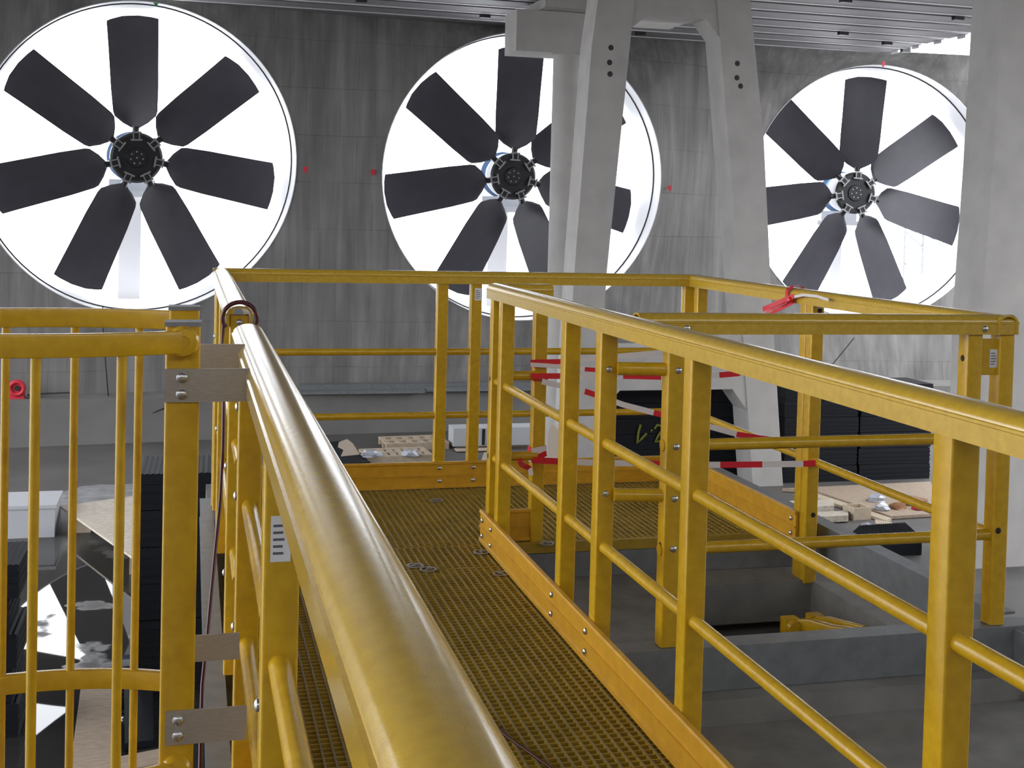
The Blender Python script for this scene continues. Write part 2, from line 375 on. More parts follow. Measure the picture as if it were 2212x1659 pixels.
for i, (b, off) in enumerate(zip(bays, (-2.7, 1.8, 3.0))):
    root = empty('axial_fan', flab[i], 'fan', b.c, 'black axial fans in the concrete wall')
    rot = Matrix((b.ex, -b.n, b.ey)).transposed().to_euler(); root.rotation_euler = rot
    h = obj('hub', HUB, root)
    for k in range(7):
        a = math.radians(off+k*360/7)
        bl = obj('blade', BLADE, root, rot=(0, a, 0))
        obj('blade_shank', SHANK, bl)
        c = obj('clamp', CLAMP, root, rot=(0, a, 0)); cb = obj('clamp_bracket', CLB, c)
        obj('hub_bolt', BOLT, h, loc=(.13*math.sin(a), -.10, .13*math.cos(a)))
    obj('hub_bolt', BOLT, h, loc=(0, -.10, 0))
    obj('gearbox', MOT, root); 
    sp = obj('support_beam', SUP, root); obj('pedestal', LEGM, sp)
    rg = obj('inlet_ring', RIM, root, (0, -DEP, 0)); rg['label'] = 'white round inlet ring in the wall opening'
    obj('gasket', GASK, rg); obj('casing', CAS, rg)
for (px, py, lab, R) in ((660, 365, 'red paint dot beside the left fan ring', 'redp'), (806, 371, 'red paint dot on the wall left of the middle fan', 'redp'), (1447, 405, 'red paint dot right of the middle fan ring', 'redp'), (1908, 137, 'red paint dot above the right fan', 'redp'), (337, 5, 'green paint dot above the left fan', 'green')):
    d = ray(px, py); best = None
    for b in bays:
        t = (b.f-CAM).dot(b.n)/d.dot(b.n); P = CAM+d*t
        if best is None or t < best[0]: best = (t, P, b)
    t, P, b = best; mb = MB(); rr = .055
    mb.dome(P+b.n*.002, b.n, rr, .006, 12); mb.dome(P+b.n*.002-Vector((0, 0, .06)), b.n, rr*.5, .004, 10)
    tag(mb.build('paint_mark', R), lab, 'mark')

# outside: pale pillars and scaffold seen through the fans
for (px, y0, y1, wdt, Y, lab) in ((1027, 100, 640, .75, 44, 'pale pillar outside, seen through the upper part of the middle fan'), (268, 480, 700, .5, 40, 'pale pillar outside, seen below the hub of the left fan'), (1090, 500, 700, .8, 40, 'pale pillar outside, seen below the middle fan hub')):
    a = ony(px, y0, Y); b_ = ony(px, y1, Y)
    mb = MB().box((a.x-wdt/2, Y-.3, max(ZF, b_.z)), (a.x+wdt/2, Y+.3, a.z)).box((a.x-wdt/2-.05, Y-.35, a.z-.5), (a.x+wdt/2+.05, Y+.35, a.z))
    mb.box((a.x-wdt/2-.1, Y-.4, ZF), (a.x+wdt/2+.1, Y+.4, ZF+.4)) if b_.z < 0 else None
    if b_.z > ZF: mb.box((a.x-wdt/2, Y-.3, ZF), (a.x+wdt/2, Y+.3, b_.z+.01))
    tag(mb.build('outside_pillar', 'pale', smooth=0), lab, 'pillar', 'pale pillars outside')
sc = empty('scaffold', 'white lattice scaffold outside, low behind the right fan', 'scaffold', ony(2000, 540, 42)); sub = Sub(sc)
for px in (1955, 1995, 2040, 2075):
    a, b_ = ony(px, 490, 42), ony(px, 580, 42); sub.part(MB().tube((a.x, 42, ZF), a, .05, 8), 'standard', 'steel')
for py in (500, 535, 570):
    a, b_ = ony(1955, py, 42), ony(2075, py, 42); sub.part(MB().tube(a, b_, .05, 8), 'ledger', 'steel')
for p0, p1 in (((1955, 535), (1995, 500)), ((1995, 500), (2040, 535)), ((1995, 535), (2040, 500)), ((2040, 535), (2075, 500)), ((1955, 500), (1995, 535))):
    sub.part(MB().tube(ony(*p0, 42), ony(*p1, 42), .035, 8), 'brace', 'steel')

# ================================================================== concrete frames and column
def poly_y(pts, Y, d): return MB().prism([(x, Y, z) for x, z in pts], (0, d, 0))
YA = 20.3
fa = empty('concrete_frame', 'tall grey A-shaped precast concrete frame in front of the middle fan', 'frame', (8.3, YA, ZF)); sub = Sub(fa)
sub.part(poly_y([(6.64, 5.6), (7.29, 5.6), (6.88, .37), (6.80, -3.4), (6.16, -3.4), (6.29, .37), (6.50, 4.4)], YA, .65), 'leg', 'col', smooth=0)
sub.part(poly_y([(8.78, 5.6), (9.42, 5.6), (9.80, 2.9), (10.03, .24), (10.40, -3.4), (9.80, -3.4), (9.42, .24), (9.10, 2.9)], YA, .65), 'leg', 'col', smooth=0)
sub.part(poly_y([(7.2, 5.6), (8.85, 5.6), (8.93, 4.62), (8.62, 4.98), (7.52, 4.98), (7.18, 4.70)], YA+.02, .61), 'crossbeam', 'col', smooth=0)
sub.part(poly_y([(6.84, -.55), (7.1, -.85), (9.15, -.85), (9.50, -.55), (9.72, -2.1), (9.35, -1.62), (7.2, -1.62), (6.83, -2.0)], YA+.02, .61), 'crossbeam', 'col', smooth=0)
MARK = MB().dome((0, 0, 0), (0, -1, 0), .05, .004, 12).mesh('formwork_mark', 'joint')
for px, py in ((1320, 103), (1317, 135), (1318, 160), (1593, 137), (1592, 168), (1600, 186)):
    P = ony(px, py, YA); sub.at(MARK, 'formwork_mark', (P.x, P.y, P.z))
YB = 14.9
fb = empty('concrete_frame', 'massive grey concrete frame leg filling the right edge of the view', 'frame', (11, YB, ZF)); sub = Sub(fb)
sub.part(poly_y([(10.73, 5.6), (11.5, 5.6), (11.6, -3.4), (10.60, -3.4), (10.56, .05), (10.65, 2.3)], YB, .68), 'leg', 'col', smooth=0)
sub.part(poly_y([(13.3, 5.6), (14.0, 5.6), (14.6, -3.4), (13.8, -3.4)], YB, .68), 'leg', 'col', smooth=0)
sub.part(poly_y([(11.4, 5.6), (13.4, 5.6), (13.45, 4.7), (13.1, 5.0), (11.85, 5.0), (11.45, 4.7)], YB+.02, .64), 'crossbeam', 'col', smooth=0)
rc = empty('round_column', 'slim round concrete column carrying a box beam end', 'column', (7.0, 23, ZF)); sub = Sub(rc)
sub.part(MB().tube((6.99, 23.3, ZF), (6.99, 23.3, 4.65), .29, 40), 'shaft', 'col', smooth=40)
sub.part(MB().box((5.85, 23.0, 4.60), (7.8, 23.9, 5.40)), 'beam_end', 'col', smooth=0)
sub.part(MB().box((6.3, 22.6, 5.41), (9.5, 24.3, 5.6)), 'bearing_slab', 'col', smooth=0)

# ================================================================== yellow platform
H, SK, HW, PS = 1.10, .064, .038, .056
W, Y1, YF, X2, Y0 = 1.11, 5.005, 6.09, 2.456, 3.513
H1, H2, TB, RT_ = .69, .367, .135, .0175
def rail_prof():
    out = [(-HW, -SK), (-HW, -.030), (-HW-.003, -.028), (-HW-.003, -.023)]
    for i in range(0, 13):
        a = PI - PI*i/12; out.append((HW*.97*math.cos(a), -.022+.022*math.sin(a)))
    out += [(HW+.003, -.023), (HW+.003, -.028), (HW, -.030), (HW, -SK)]
    t = .006; inn = [(HW-t, -SK), (HW-t, -.026)]
    for i in range(0, 9):
        a = PI*i/8; inn.append(((HW-t)*math.cos(a), -.026+.020*math.sin(a)))
    inn += [(-HW+t, -.026), (-HW+t, -SK)]
    return out+inn
RP = rail_prof(); POST = rsq(PS, PS, .006, 3)
TOE = [(-.006, 0), (.006, 0), (.006, TB), (-.008, TB), (-.012, TB-.005), (-.012, TB-.012), (-.006, TB-.016), (-.006, TB*.53), (-.012, TB*.52), (-.012, TB*.46), (-.006, TB*.45), (-.006, .018), (-.012, .014), (-.012, .002)]
BOLTM = {}
def boltmesh(n):
    key = tuple(n)
    if key not in BOLTM: BOLTM[key] = MB().dome((0, 0, 0), n, .0105, .008, 12).mesh('bolt', 'bolt')
    return BOLTM[key]
HOLEM = {}
def holemesh(n):
    key = tuple(n)
    if key not in HOLEM: HOLEM[key] = MB().dome((0, 0, 0), n, .011, .0012, 14).mesh('drill_hole', 'dark')
    return HOLEM[key]
def post(sub, x, y, z0=0.0, z1=H-.03, sx=1):
    return sub.part(MB().sweep(POST, (x, y, z0), (x, y, z1), up=(0, 1, 0)), 'post', 'yellow', smooth=40)
def rail(sub, A, B, name='top_rail'):
    return sub.part(MB().sweep(RP, (A[0], A[1], H), (B[0], B[1], H)), name, 'rail', smooth=40)
def mid(sub, A, B, h, r=RT_, name='mid_rail'):
    return sub.part(MB().tube((A[0], A[1], h), (B[0], B[1], h), r, 20), name, 'yellow', smooth=50)
def toe(sub, A, B, flip=False):
    pr = [(-u, v) for u, v in TOE] if flip else TOE
    return sub.part(MB().sweep(pr, (A[0], A[1], .002), (B[0], B[1], .002)), 'toe_board', 'toe', smooth=20)
def bolts(sub, pts, n, parent=None):
    for p in pts: sub.at(boltmesh(n), 'bolt', p, parent=parent)
def sticker(sub, P, n, wd, hg, parent=None):
    P = Vector(P); n = Vector(n); side = Vector((n.y, -n.x, 0)); side = -side
    a = P-side*wd/2-Vector((0, 0, hg/2)); 
    mb = MB().prism([a, a+side*wd, a+side*wd+Vector((0, 0, hg)), a+Vector((0, 0, hg))], n*.0012)
    o = sub.part(mb, 'type_label', 'white', parent, 0, 'small white type label')
    mb = MB()
    for k in range(5):
        z = hg*(.16+.15*k); ww = wd*random.uniform(.45, .75); q = a+side*wd*.12+Vector((0, 0, z))+n*.0012
        mb.prism([q, q+side*ww, q+side*ww+Vector((0, 0, hg*.055)), q+Vector((0, 0, hg*.055))], n*.0004)
    pr = sub.part(mb, 'print_lines', 'print', o, 0); pr['kind'] = 'stuff'
NX, NY, PXn = (-1, 0, 0), (0, -1, 0), (1, 0, 0)
hp = PS/2

# left railing, near length
r_ = empty('railing', 'yellow railing along the left of the walkway, near length running under the camera', 'railing', (0, .9, 0), 'yellow railings'); sub = Sub(r_)
rail(sub, (0, .55), (0, 3.10))
p1 = post(sub, 0, 1.87+hp); p2 = post(sub, 0, 2.93); post(sub, 0, .75)
for h in (H1, H2):
    mid(sub, (0, .55), (0, 3.0), h)
toe(sub, (.037, 0.3), (.037, 3.3), True)
bolts(sub, [(-hp, 2.93, .92), (-hp, 2.93, .71), (-hp, 2.93, .40), (-hp, 1.90, .62), (-hp, 1.90, .15)], NX, p2)
P = onx(590, 1112, .0); sticker(sub, (-.002, 1.87-.001, .885), NY, .030, .07, p1)
# left railing, far length
r_ = empty('railing', 'yellow railing along the left of the walkway, far length beyond the tied joint', 'railing', (0, 3.7, 0), 'yellow railings'); sub = Sub(r_)
rail(sub, (0, 3.68), (0, YF+HW))
p1 = post(sub, 0, 3.72); post(sub, 0, 5.05); post(sub, 0, 5.78)
for h in (H1, H2): mid(sub, (0, 3.4), (0, YF), h)
toe(sub, (.037, 3.31), (.037, YF-.02), True)
bolts(sub, [(-hp, 3.72, .95), (-hp, 3.72, .62), (-hp, 5.05, .66), (-hp, 5.05, .5), (-hp, 5.78, .8), (-hp, 3.72, .3)], NX, p1)
bolts(sub, [(0, 3.72-hp, H-.05)], NY, p1)
# far cross railing
r_ = empty('railing', 'yellow railing across the far end of the platform', 'railing', (1.2, YF, 0), 'yellow railings'); sub = Sub(r_)
rail(sub, (-HW, YF), (X2+HW, YF))
for x in (.0, 1.064+hp, 1.238+hp, 2.40+hp):
    pp = post(sub, x, YF, -.06)
    if x == 1.238+hp: sticker(sub, (x+.006, YF-hp-.001, .985), NY, .034, .062, pp)
for h in (H1, H2): mid(sub, (0, YF), (X2, YF), h)
tb = toe(sub, (.04, YF-.037), (X2-.04, YF-.037), True)
for x in (1.064+hp, 1.238+hp): bolts(sub, [(x, YF-.044, .105), (x, YF-.044, .04)], NY, tb)
# right platform railing (X2)
r_ = empty('railing', 'yellow railing on the right side of the platform with a red tape knot on it', 'railing', (X2, 4.8, 0), 'yellow railings'); sub = Sub(r_)
rail(sub, (X2, 3.47), (X2, YF+.02))
pA = post(sub, X2+.004, YF-.10); pB = post(sub, X2, 4.815, -.16); pC = post(sub, X2, 4.757, -.16)
for h in (H1, H2): mid(sub, (X2, Y0), (X2, YF), h)
tb = toe(sub, (X2-.037, 4.79), (X2-.037, YF-.04), False)
bolts(sub, [(X2-.045, 4.83, .10), (X2-.045, 4.83, .035)], NX, tb)
for z in (.115, .0): sub.at(holemesh(NY), 'drill_hole', (X2+.006, 4.757-hp, z+.02), parent=pC)
sub.at(holemesh(NY), 'drill_hole', (X2+.006, 4.757-hp, 1.015), parent=pC)
for z in (.02, -.03): sub.at(holemesh(NX), 'drill_hole', (X2-hp, 4.757, z), parent=pC)
sticker(sub, (X2+.006, 4.757-hp-.001, 1.035), NY, .028, .022, pC)
# right walkway railing
r_ = empty('railing', 'long yellow railing along the right of the walkway, nearest the camera at right', 'railing', (W, 3, 0), 'yellow railings'); sub = Sub(r_)
rail(sub, (W, .7), (W, Y1+HW))
PO = [1.795, 2.885, 3.59, 3.962, 4.838, 4.99]
posts = [post(sub, W, y, -.05) for y in PO]
for h in (H1, H2): mid(sub, (W, .9), (W, Y1), h)
tb = toe(sub, (W-.037, .6), (W-.037, Y1+.03), False)
for y in PO[2:]: bolts(sub, [(W-.045, y, .10), (W-.045, y, .035)], NX, tb)
bolts(sub, [(W, PO[2]-hp, z) for z in (.92, .535)], NY, posts[2])
for z in (.70, .375): sub.at(holemesh(NX), 'drill_hole', (W-hp, PO[5], z), parent=posts[5])
sticker(sub, (W-.046, 2.33, .055), NX, .035, .05, tb)
sticker(sub, (W+.012, PO[5]-hp-.001, 1.0), NY, .026, .055, posts[5])
# short return beside the corner
r_ = empty('railing', 'short yellow return railing at the corner, wrapped with red and white tape', 'railing', (1.2, Y1, 0), 'yellow railings'); sub = Sub(r_)
rail(sub, (W, Y1), (1.345, Y1)); pp = post(sub, 1.306, Y1+.02, -.12)
for h in (H1+.02, H2): mid(sub, (W, Y1), (1.30, Y1), h, .02)
bolts(sub, [(1.306, Y1+.02-hp, z) for z in (.70, .355, H-.04)], NY, pp)
sub.at(holemesh(NY), 'drill_hole', (1.312, Y1+.02-hp, -.02), parent=pp)
toe(sub, (W+.02, Y1+.01), (1.28, Y1+.01), True)
# railing across the hatch (Y0)
r_ = empty('railing', 'yellow railing across the near side of the floor hatch, three bolts on its left post', 'railing', (1.8, Y0, 0), 'yellow railings'); sub = Sub(r_)
rail(sub, (1.175, Y0), (X2+HW, Y0))
pa = post(sub, 1.302, Y0, .07); pb = post(sub, 2.345, Y0, .07); pc = post(sub, X2+.01, Y0, .07)
for h in (H1, H2): mid(sub, (1.27, Y0), (X2, Y0), h, .0185)
for h in (.925, .535): mid(sub, (W+.02, Y0+.03), (1.29, Y0), h, .0205, 'spacer_tube')
bolts(sub, [(1.306, Y0-hp, z) for z in (.925, .69, .53, .375)], NY, pa)
sub.at(holemesh(NX), 'drill_hole', (1.302-hp, Y0, .69), parent=pa); sub.at(holemesh(NX), 'drill_hole', (1.302-hp, Y0, .38), parent=pa)
bolts(sub, [(1.325, Y0-HW, H-.045), (2.37, Y0-HW, H-.045)], NY)
sub.at(holemesh(NX), 'drill_hole', (2.345-hp, Y0, .955), parent=pb); sub.at(holemesh(NY), 'drill_hole', (X2+.0, Y0-hp, .385), parent=pc)
sub.part(MB().box((2.36, Y0-.012, .90), (2.45, Y0-.006, 1.02)), 'name_plate', 'yellow', smooth=0)
sticker(sub, (2.425, Y0-.0125, .955), NY, .03, .06)

# grating
def grating(name, label, x0, x1, y0, y1, frame_edges=()):
    root = empty(name, label, 'grating', ((x0+x1)/2, (y0+y1)/2, -.035), 'yellow walkway gratings'); sub = Sub(root)
    mb = MB(); p = .0285; t = .003; z0 = -.034
    nx = int((x1-x0)/p); ny = int((y1-y0)/p)
    for i in range(nx+1):
        x = x0+(x1-x0)*i/nx; mb.add([(x-t*.6, y0, z0), (x+t*.6, y0, z0), (x+t*.6, y1, z0), (x-t*.6, y1, z0), (x-t, y0, 0), (x+t, y0, 0), (x+t, y1, 0), (x-t, y1, 0)], [(0,3,2,1),(0,1,5,4),(1,2,6,5),(2,3,7,6),(3,0,4,7)]); mb.add([(x-t, y0, 0), (x+t, y0, 0), (x+t, y1, 0), (x-t, y1, 0)], [(0,1,2,3)], 1)
    for j in range(ny+1):
        y = y0+(y1-y0)*j/ny; mb.hexa([(x0, y-t*.6, z0), (x1, y-t*.6, z0), (x1, y+t*.6, z0), (x0, y+t*.6, z0), (x0, y-t, -.0015), (x1, y-t, -.0015), (x1, y+t, -.0015), (x0, y+t, -.0015)])
    o = sub.part(mb, 'grating_bars', ['grate', 'gratetop'], smooth=0); o['kind'] = 'stuff'
    return root, sub
grating('walkway_grating', 'yellow moulded grating panel of the near walkway', .03, W-.03, .6, 2.64)
grating('walkway_grating', 'yellow moulded grating panel in the middle of the walkway', .03, W-.03, 2.65, 4.66)
g, sub = grating('walkway_grating', 'yellow moulded grating panel at the far end of the platform', .03, X2-.03, 4.99, YF-.03)
sub.part(MB().box((W+.1, 4.955, -.04), (X2-.03, 4.985, .002)), 'edge_strip', 'grate', smooth=0)
grating('walkway_grating', 'yellow moulded grating panel at the walkway corner', .03, W-.03, 4.67, 4.98)
cm = MB().path([(.030*math.cos(2*PI*i/20), .030*math.sin(2*PI*i/20), 0) for i in range(20)], [(-.004, -.0015), (.004, -.0015), (.004, .0015), (-.004, .0015)], closed=True)
cm.box((-.03, -.004, -.001), (.03, .004, .0012)); cm.dome((0, 0, .001), (0, 0, 1), .009, .006, 8)
CLIP = cm.mesh('grating_clip', 'clamp')
for k, (px, py) in enumerate(((897, 1221), (925, 1229), (1040, 1192), (1083, 1238), (943, 1080), (1180, 1173))):
    P = onz(px, py, .004)
    o = obj('grating_clip', CLIP, None, (P.x, P.y, .003), (0, 0, k*.7))
    tag(o, ['left one of the two round steel clips side by side on the walkway grating', 'right one of the two round steel clips side by side on the walkway grating', 'round steel clip by the end of the right toe board', 'round steel clip along the right toe board, nearer than its end', 'round steel clip on the far platform grating', 'shiny steel clip on the grating edge beside the taped post'][k], 'clip', 'steel grating clips')

# galvanised channels under the platform
def channel(name, label, A, B, h, fl, side):   # web with top and bottom flange
    prof = [(0, 0), (fl*side, 0), (fl*side, .008), (.008*side, .012), (.008*side, h-.012), (fl*side, h-.008), (fl*side, h), (0, h)]
    return tag(MB().sweep(prof, A, B).build(name, 'steel', smooth=0), label, 'beam', 'galvanised steel channels')
channel('steel_channel', 'galvanised channel across the near side of the hatch, carrying yellow posts', (1.12, Y0-.045, -.07), (2.60, Y0-.045, -.07), .138, .085, -1)
channel('steel_channel', 'galvanised channel running away along the right side of the hatch', (2.545, 3.60, -.085), (2.545, 6.1, -.085), .155, .075, 1)
channel('steel_channel', 'galvanised channel under the platform edge facing the hatch', (1.15, 4.95, -.148), (2.53, 4.95, -.148), .106, .05, -1)
channel('steel_channel', 'galvanised channel under the left edge of the walkway', (-.018, .8, -.148), (-.018, 6.22, -.148), .098, .062, -1)
tag(MB().box((2.515, Y0-.13, -.149), (2.525, Y0-.05, .06)).box((2.50, Y0-.135, -.149), (2.60, Y0-.045, -.135)).build('bracket_plate', 'steel', smooth=0), 'small steel bracket at the right end of the near channel', 'bracket')

# ladder with safety cage on the left
lad = empty('caged_ladder', 'yellow caged ladder dropping down left of the walkway', 'ladder', (-.15, 2.5, ZF)); sub = Sub(lad)
SYN, SYF = 2.335, 2.705; ZTOP = 1.168
STI = rsq(.062, .05, .006, 3); ST = []
for y in (SYN, SYF):
    st = sub.part(MB().sweep(STI, (-.152, y, ZF), (-.152, y, ZTOP), up=(0, 1, 0)), 'stile', 'yellow', smooth=40); ST.append(st)
    sub.part(MB().box((-.185, y-.028, ZTOP-.002), (-.119, y+.028, ZTOP+.006)), 'end_cap', 'steel', st, 0)
sub.at(holemesh(NY), 'drill_hole', (-.152, SYF-.0255, 1.12), parent=ST[1])
for k in range(15):
    z = .95-.28*k; 
    if z > ZF+.1: sub.part(MB().tube((-.152, SYN, z), (-.152, SYF, z), .014, 12), 'rung', 'yellow', smooth=50)
hcx, hcy, ha, hb = -.42, 2.52, .42, .285
def hoop_pts(z, n=40):
    a0 = math.acos((-.15-hcx)/ha)
    return [(hcx+ha*math.cos(a), hcy+hb*math.sin(a), z) for a in [a0+(2*PI-2*a0)*i/n for i in range(n+1)]]
BAND = rsq(.022, .041, .003, 2)
KNOB = MB().add(*(lambda n: ([(.029*math.cos(2*PI*i/n)*q, -h, .029*math.sin(2*PI*i/n)*q) for q, h in ((1, 0), (1, .014), (.85, .022), (.4, .024), (.38, .021), (.0, .021)) for i in range(n)], [(k*n+i, k*n+(i+1) % n, (k+1)*n+(i+1) % n, (k+1)*n+i) for k in range(5) for i in range(n)]))(24)).mesh('bolt_cap', 'yellow')
hz = [1.139, .347, -.45, -1.25]
for z in hz:
    hp_ = sub.part(MB().path(hoop_pts(z), BAND), 'cage_hoop', 'yellow', smooth=40)
    sub.at(KNOB, 'bolt_cap', (-.152, SYN-.025, z), parent=hp_)
    bk = KNOB
bars = []
for px, side in ((73, -1), (258, -1), (8, 1), (157, 1), (295, 1)):
    # where the bar meets the ellipse
    d = ray(px, 1100); d = Vector((d.x, d.y)); o = Vector((CAM.x, CAM.y)); best = None
    for i in range(4000):
        a = 2*PI*i/4000; P = Vector((hcx+ha*math.cos(a), hcy+hb*math.sin(a)))
        if (math.sin(a) > 0) != (side > 0): continue
        q = abs((P-o).x*d.y-(P-o).y*d.x)
        if best is None or q < best[0]: best = (q, P)
    bars.append(best[1])
bars += [Vector((hcx-ha, hcy)), Vector((hcx+ha*math.cos(2.5), hcy+hb*math.sin(2.5))), Vector((hcx+ha*math.cos(-2.55), hcy+hb*math.sin(-2.55)))]
for P in bars:
    sub.part(MB().tube((P.x, P.y, -1.3), (P.x, P.y, 1.14), .0088, 12), 'cage_bar', 'yellow', smooth=50)
def plate(y, z0, z1, x0):
    pl = sub.part(MB().box((x0, y-.005, z0), (-.026, y, z1)), 'mounting_plate', 'stainless', smooth=0, label='brushed steel mounting plate')
    return pl
pl = plate(SYN-.026, 1.028, 1.089, -.183); bolts(sub, [(-.153, SYN-.031, 1.073), (-.153, SYN-.031, 1.043)], NY, pl)
pl = plate(SYN-.026, .395, .458, -.172); bolts(sub, [(-.15, SYN-.031, .441), (-.15, SYN-.031, .412)], NY, pl)
plate(SYF-.03, 1.035, 1.095, -.12); plate(SYF-.03, .415, .472, -.12)

# second ladder head inside the hatch
lh = empty('hatch_ladder', 'yellow ladder head with round bolt caps inside the floor hatch', 'ladder', (2.2, 4.4, -1.5)); sub = Sub(lh)
KP = ony(1706, 1350, 4.35); KQ = ony(1835, 1368, 4.15); KR = ony(1760, 1342, 4.45)
for P, kx in ((KP, 0), (KR, .045)):
    st = sub.part(MB().sweep(STI, (P.x, P.y, -1.5), (P.x, P.y, P.z+.03), up=(0, 1, 0)), 'stile', 'yellow', smooth=40)
    sub.at(KNOB, 'bolt_cap', (P.x, P.y-.026, P.z), parent=st)
sub.part(MB().path([KP+Vector((.02, 0, .0)), KP.lerp(KQ, .35)+Vector((0, 0, .012)), KP.lerp(KQ, .7), KQ, KQ+Vector((.12, -.1, -.02))], rsq(.03, .045, .004, 2)), 'cage_hoop', 'yellow', smooth=40)
sub.part(MB().path([KR, KR.lerp(KQ, .5)+Vector((.02, .05, 0)), KQ+Vector((.1, .06, -.02))], rsq(.03, .045, .004, 2)), 'cage_hoop', 'yellow', smooth=40)
for k in range(4): sub.part(MB().tube((KP.x, KP.y, KP.z-.18-.26*k), (KR.x, KR.y, KP.z-.18-.26*k), .014, 10), 'rung', 'yellow', smooth=50)

# ================================================================== barrier tape, ties and cables
def tape(label, pts, wd=.028, cols=None, name='barrier_tape', tw=0.0):
    """pts: 3D points; cols: 0 red / 1 white for each stretch"""
    P = []; mi = []; tws = []
    for i in range(len(pts)-1):
        a, b_ = Vector(pts[i]), Vector(pts[i+1]); n = 5
        for k in range(n):
            P.append(a.lerp(b_, k/n)); mi.append(cols[i]); tws.append(tw*math.sin(len(P)*.35))
    P.append(Vector(pts[-1])); tws.append(0)
    mb = MB().path(P, [(-.0006, -wd/2), (.0006, -wd/2), (.0006, wd/2), (-.0006, wd/2)], mis=mi, twist=tws)
    return tag(mb.build(name, ['red', 'tapew'], smooth=0), label, 'tape')
TA, TBp = Vector((1.306, 4.985, 0)), Vector((2.43, 4.725, 0))
tn = Vector((TBp.y-TA.y, -(TBp.x-TA.x), 0)).normalized()
def tp(px, py, off=0.0):
    d = ray(px, py); t = (TA-CAM).dot(tn)/d.dot(tn); return CAM+d*t - tn*off*(-1)
tape('red and white tape strand rising right from the short return post', [tp(1146, 783), tp(1211, 781), tp(1290, 773), tp(1400, 764), tp(1486, 757)], .022, [0, 1, 1, 1])
tape('red and white tape strand sagging just below the uppermost one', [tp(1146, 787, .01), tp(1180, 789, .01), tp(1263, 797, .01), tp(1292, 799, .01), tp(1427, 811, .01), tp(1486, 813, .01)], .018, [1, 1, 0, 1, 1])
tape('long red and white tape strand across the opening at mid height', [tp(1146, 811, .02), tp(1217, 811, .02), tp(1345, 811, .02), tp(1427, 813, .02), tp(1500, 812, .02), tp(1552, 809, .02), tp(1596, 805, .02), tp(1700, 794, .02), tp(1768, 789, .02)], .024, [0, 1, 0, 1, 1, 0, 1, 0])
tape('slanting red and white tape strand dropping to the right platform rail', [tp(1170, 822, .03), tp(1262, 843, .03), tp(1292, 853, .03), tp(1345, 872, .03), tp(1410, 889, .03), tp(1500, 910, .03), tp(1552, 925, .03), tp(1588, 935, .03), tp(1640, 944, .03), tp(1668, 948, .03)], .024, [1, 0, 1, 1, 0, 1, 1, 0, 0])
tape('low red and white tape strand just above the far toe board', [tp(1150, 990, .04), tp(1216, 993, .04), tp(1290, 996, .04), tp(1395, 997, .04), tp(1430, 998, .04), tp(1500, 1000, .04), tp(1552, 1000, .04), tp(1642, 999, .04), tp(1730, 998, .04), tp(1757, 996, .04)], .026, [0, 1, 1, 0, 1, 1, 0, 1, 0])
# wraps around the short return post
def wrap(label, x, y, z, hs, cols, wd=.03, tilt=0.0):
    e = hs; P = [(x-e, y-e, z), (x+e, y-e, z+tilt), (x+e, y+e, z+tilt), (x-e, y+e, z), (x-e, y-e, z)]
    return tape(label, P, wd, cols)
wrap('red tape loop round the short return post, upper one', 1.306, Y1+.02, .757, .0305, [0, 0, 0, 0], .024)
wrap('red tape loop round the short return post, lower one', 1.306, Y1+.02, .700, .0315, [0, 0, 0, 0], .026)
wrap('red and white tape bundle round the foot of the short return post', 1.306, Y1+.02, .385, .0325, [1, 1, 1, 0], .03, .012)
wrap('red tape band slanting round the foot of the short return post', 1.306, Y1+.02, .350, .0335, [0, 0, 0, 1], .024, .028)
tape('red and white tape end dangling from the short return rail', [(1.215, Y1-.024, .36), (1.225, Y1-.03, .335), (1.262, Y1-.032, .32), (1.268, Y1-.034, .29)], .022, [0, 0, 1], tw=.5)
wrap('red tape loop round the right platform post', X2, 4.786, .775, .062, [0, 0, 0, 0], .022)
# knot on the right platform rail
kn = empty('tape_knot', 'red tape knot tied over the right platform top rail', 'tape', (X2, 4.93, H)); sub = Sub(kn)
mb = MB().path([(X2+.045, 4.93, H-.07), (X2+.047, 4.93, H-.01), (X2+.02, 4.93, H+.008), (X2-.02, 4.925, H+.008), (X2-.047, 4.93, H-.01), (X2-.047, 4.93, H-.07)], [(-.0008, -.014), (.0008, -.014), (.0008, .014), (-.0008, .014)], up=(0, 1, 0)); sub.part(mb, 'loop', 'red', smooth=0)
def kp(px, py, dx=0): P = onx(px, py, X2-.06+dx); return P
for pts, wd in ((((1714, 640), (1690, 650), (1662, 662), (1648, 668)), .022), (((1712, 645), (1690, 656), (1665, 668), (1655, 674)), .014), (((1715, 652), (1690, 665), (1660, 680), (1643, 688)), .016), (((1716, 641), (1735, 637), (1765, 640), (1790, 648)), .012)):
    sub.part(MB().path([kp(*p, random.uniform(-.01, .01)) for p in pts], [(-.0008, -wd/2), (.0008, -wd/2), (.0008, wd/2), (-.0008, wd/2)]), 'tail', 'red' if wd != .012 else 'tapew', smooth=0)
sub.part(MB().dome(kp(1708, 648), (-1, -.4, .2), .014, .018, 10), 'knot', 'red')
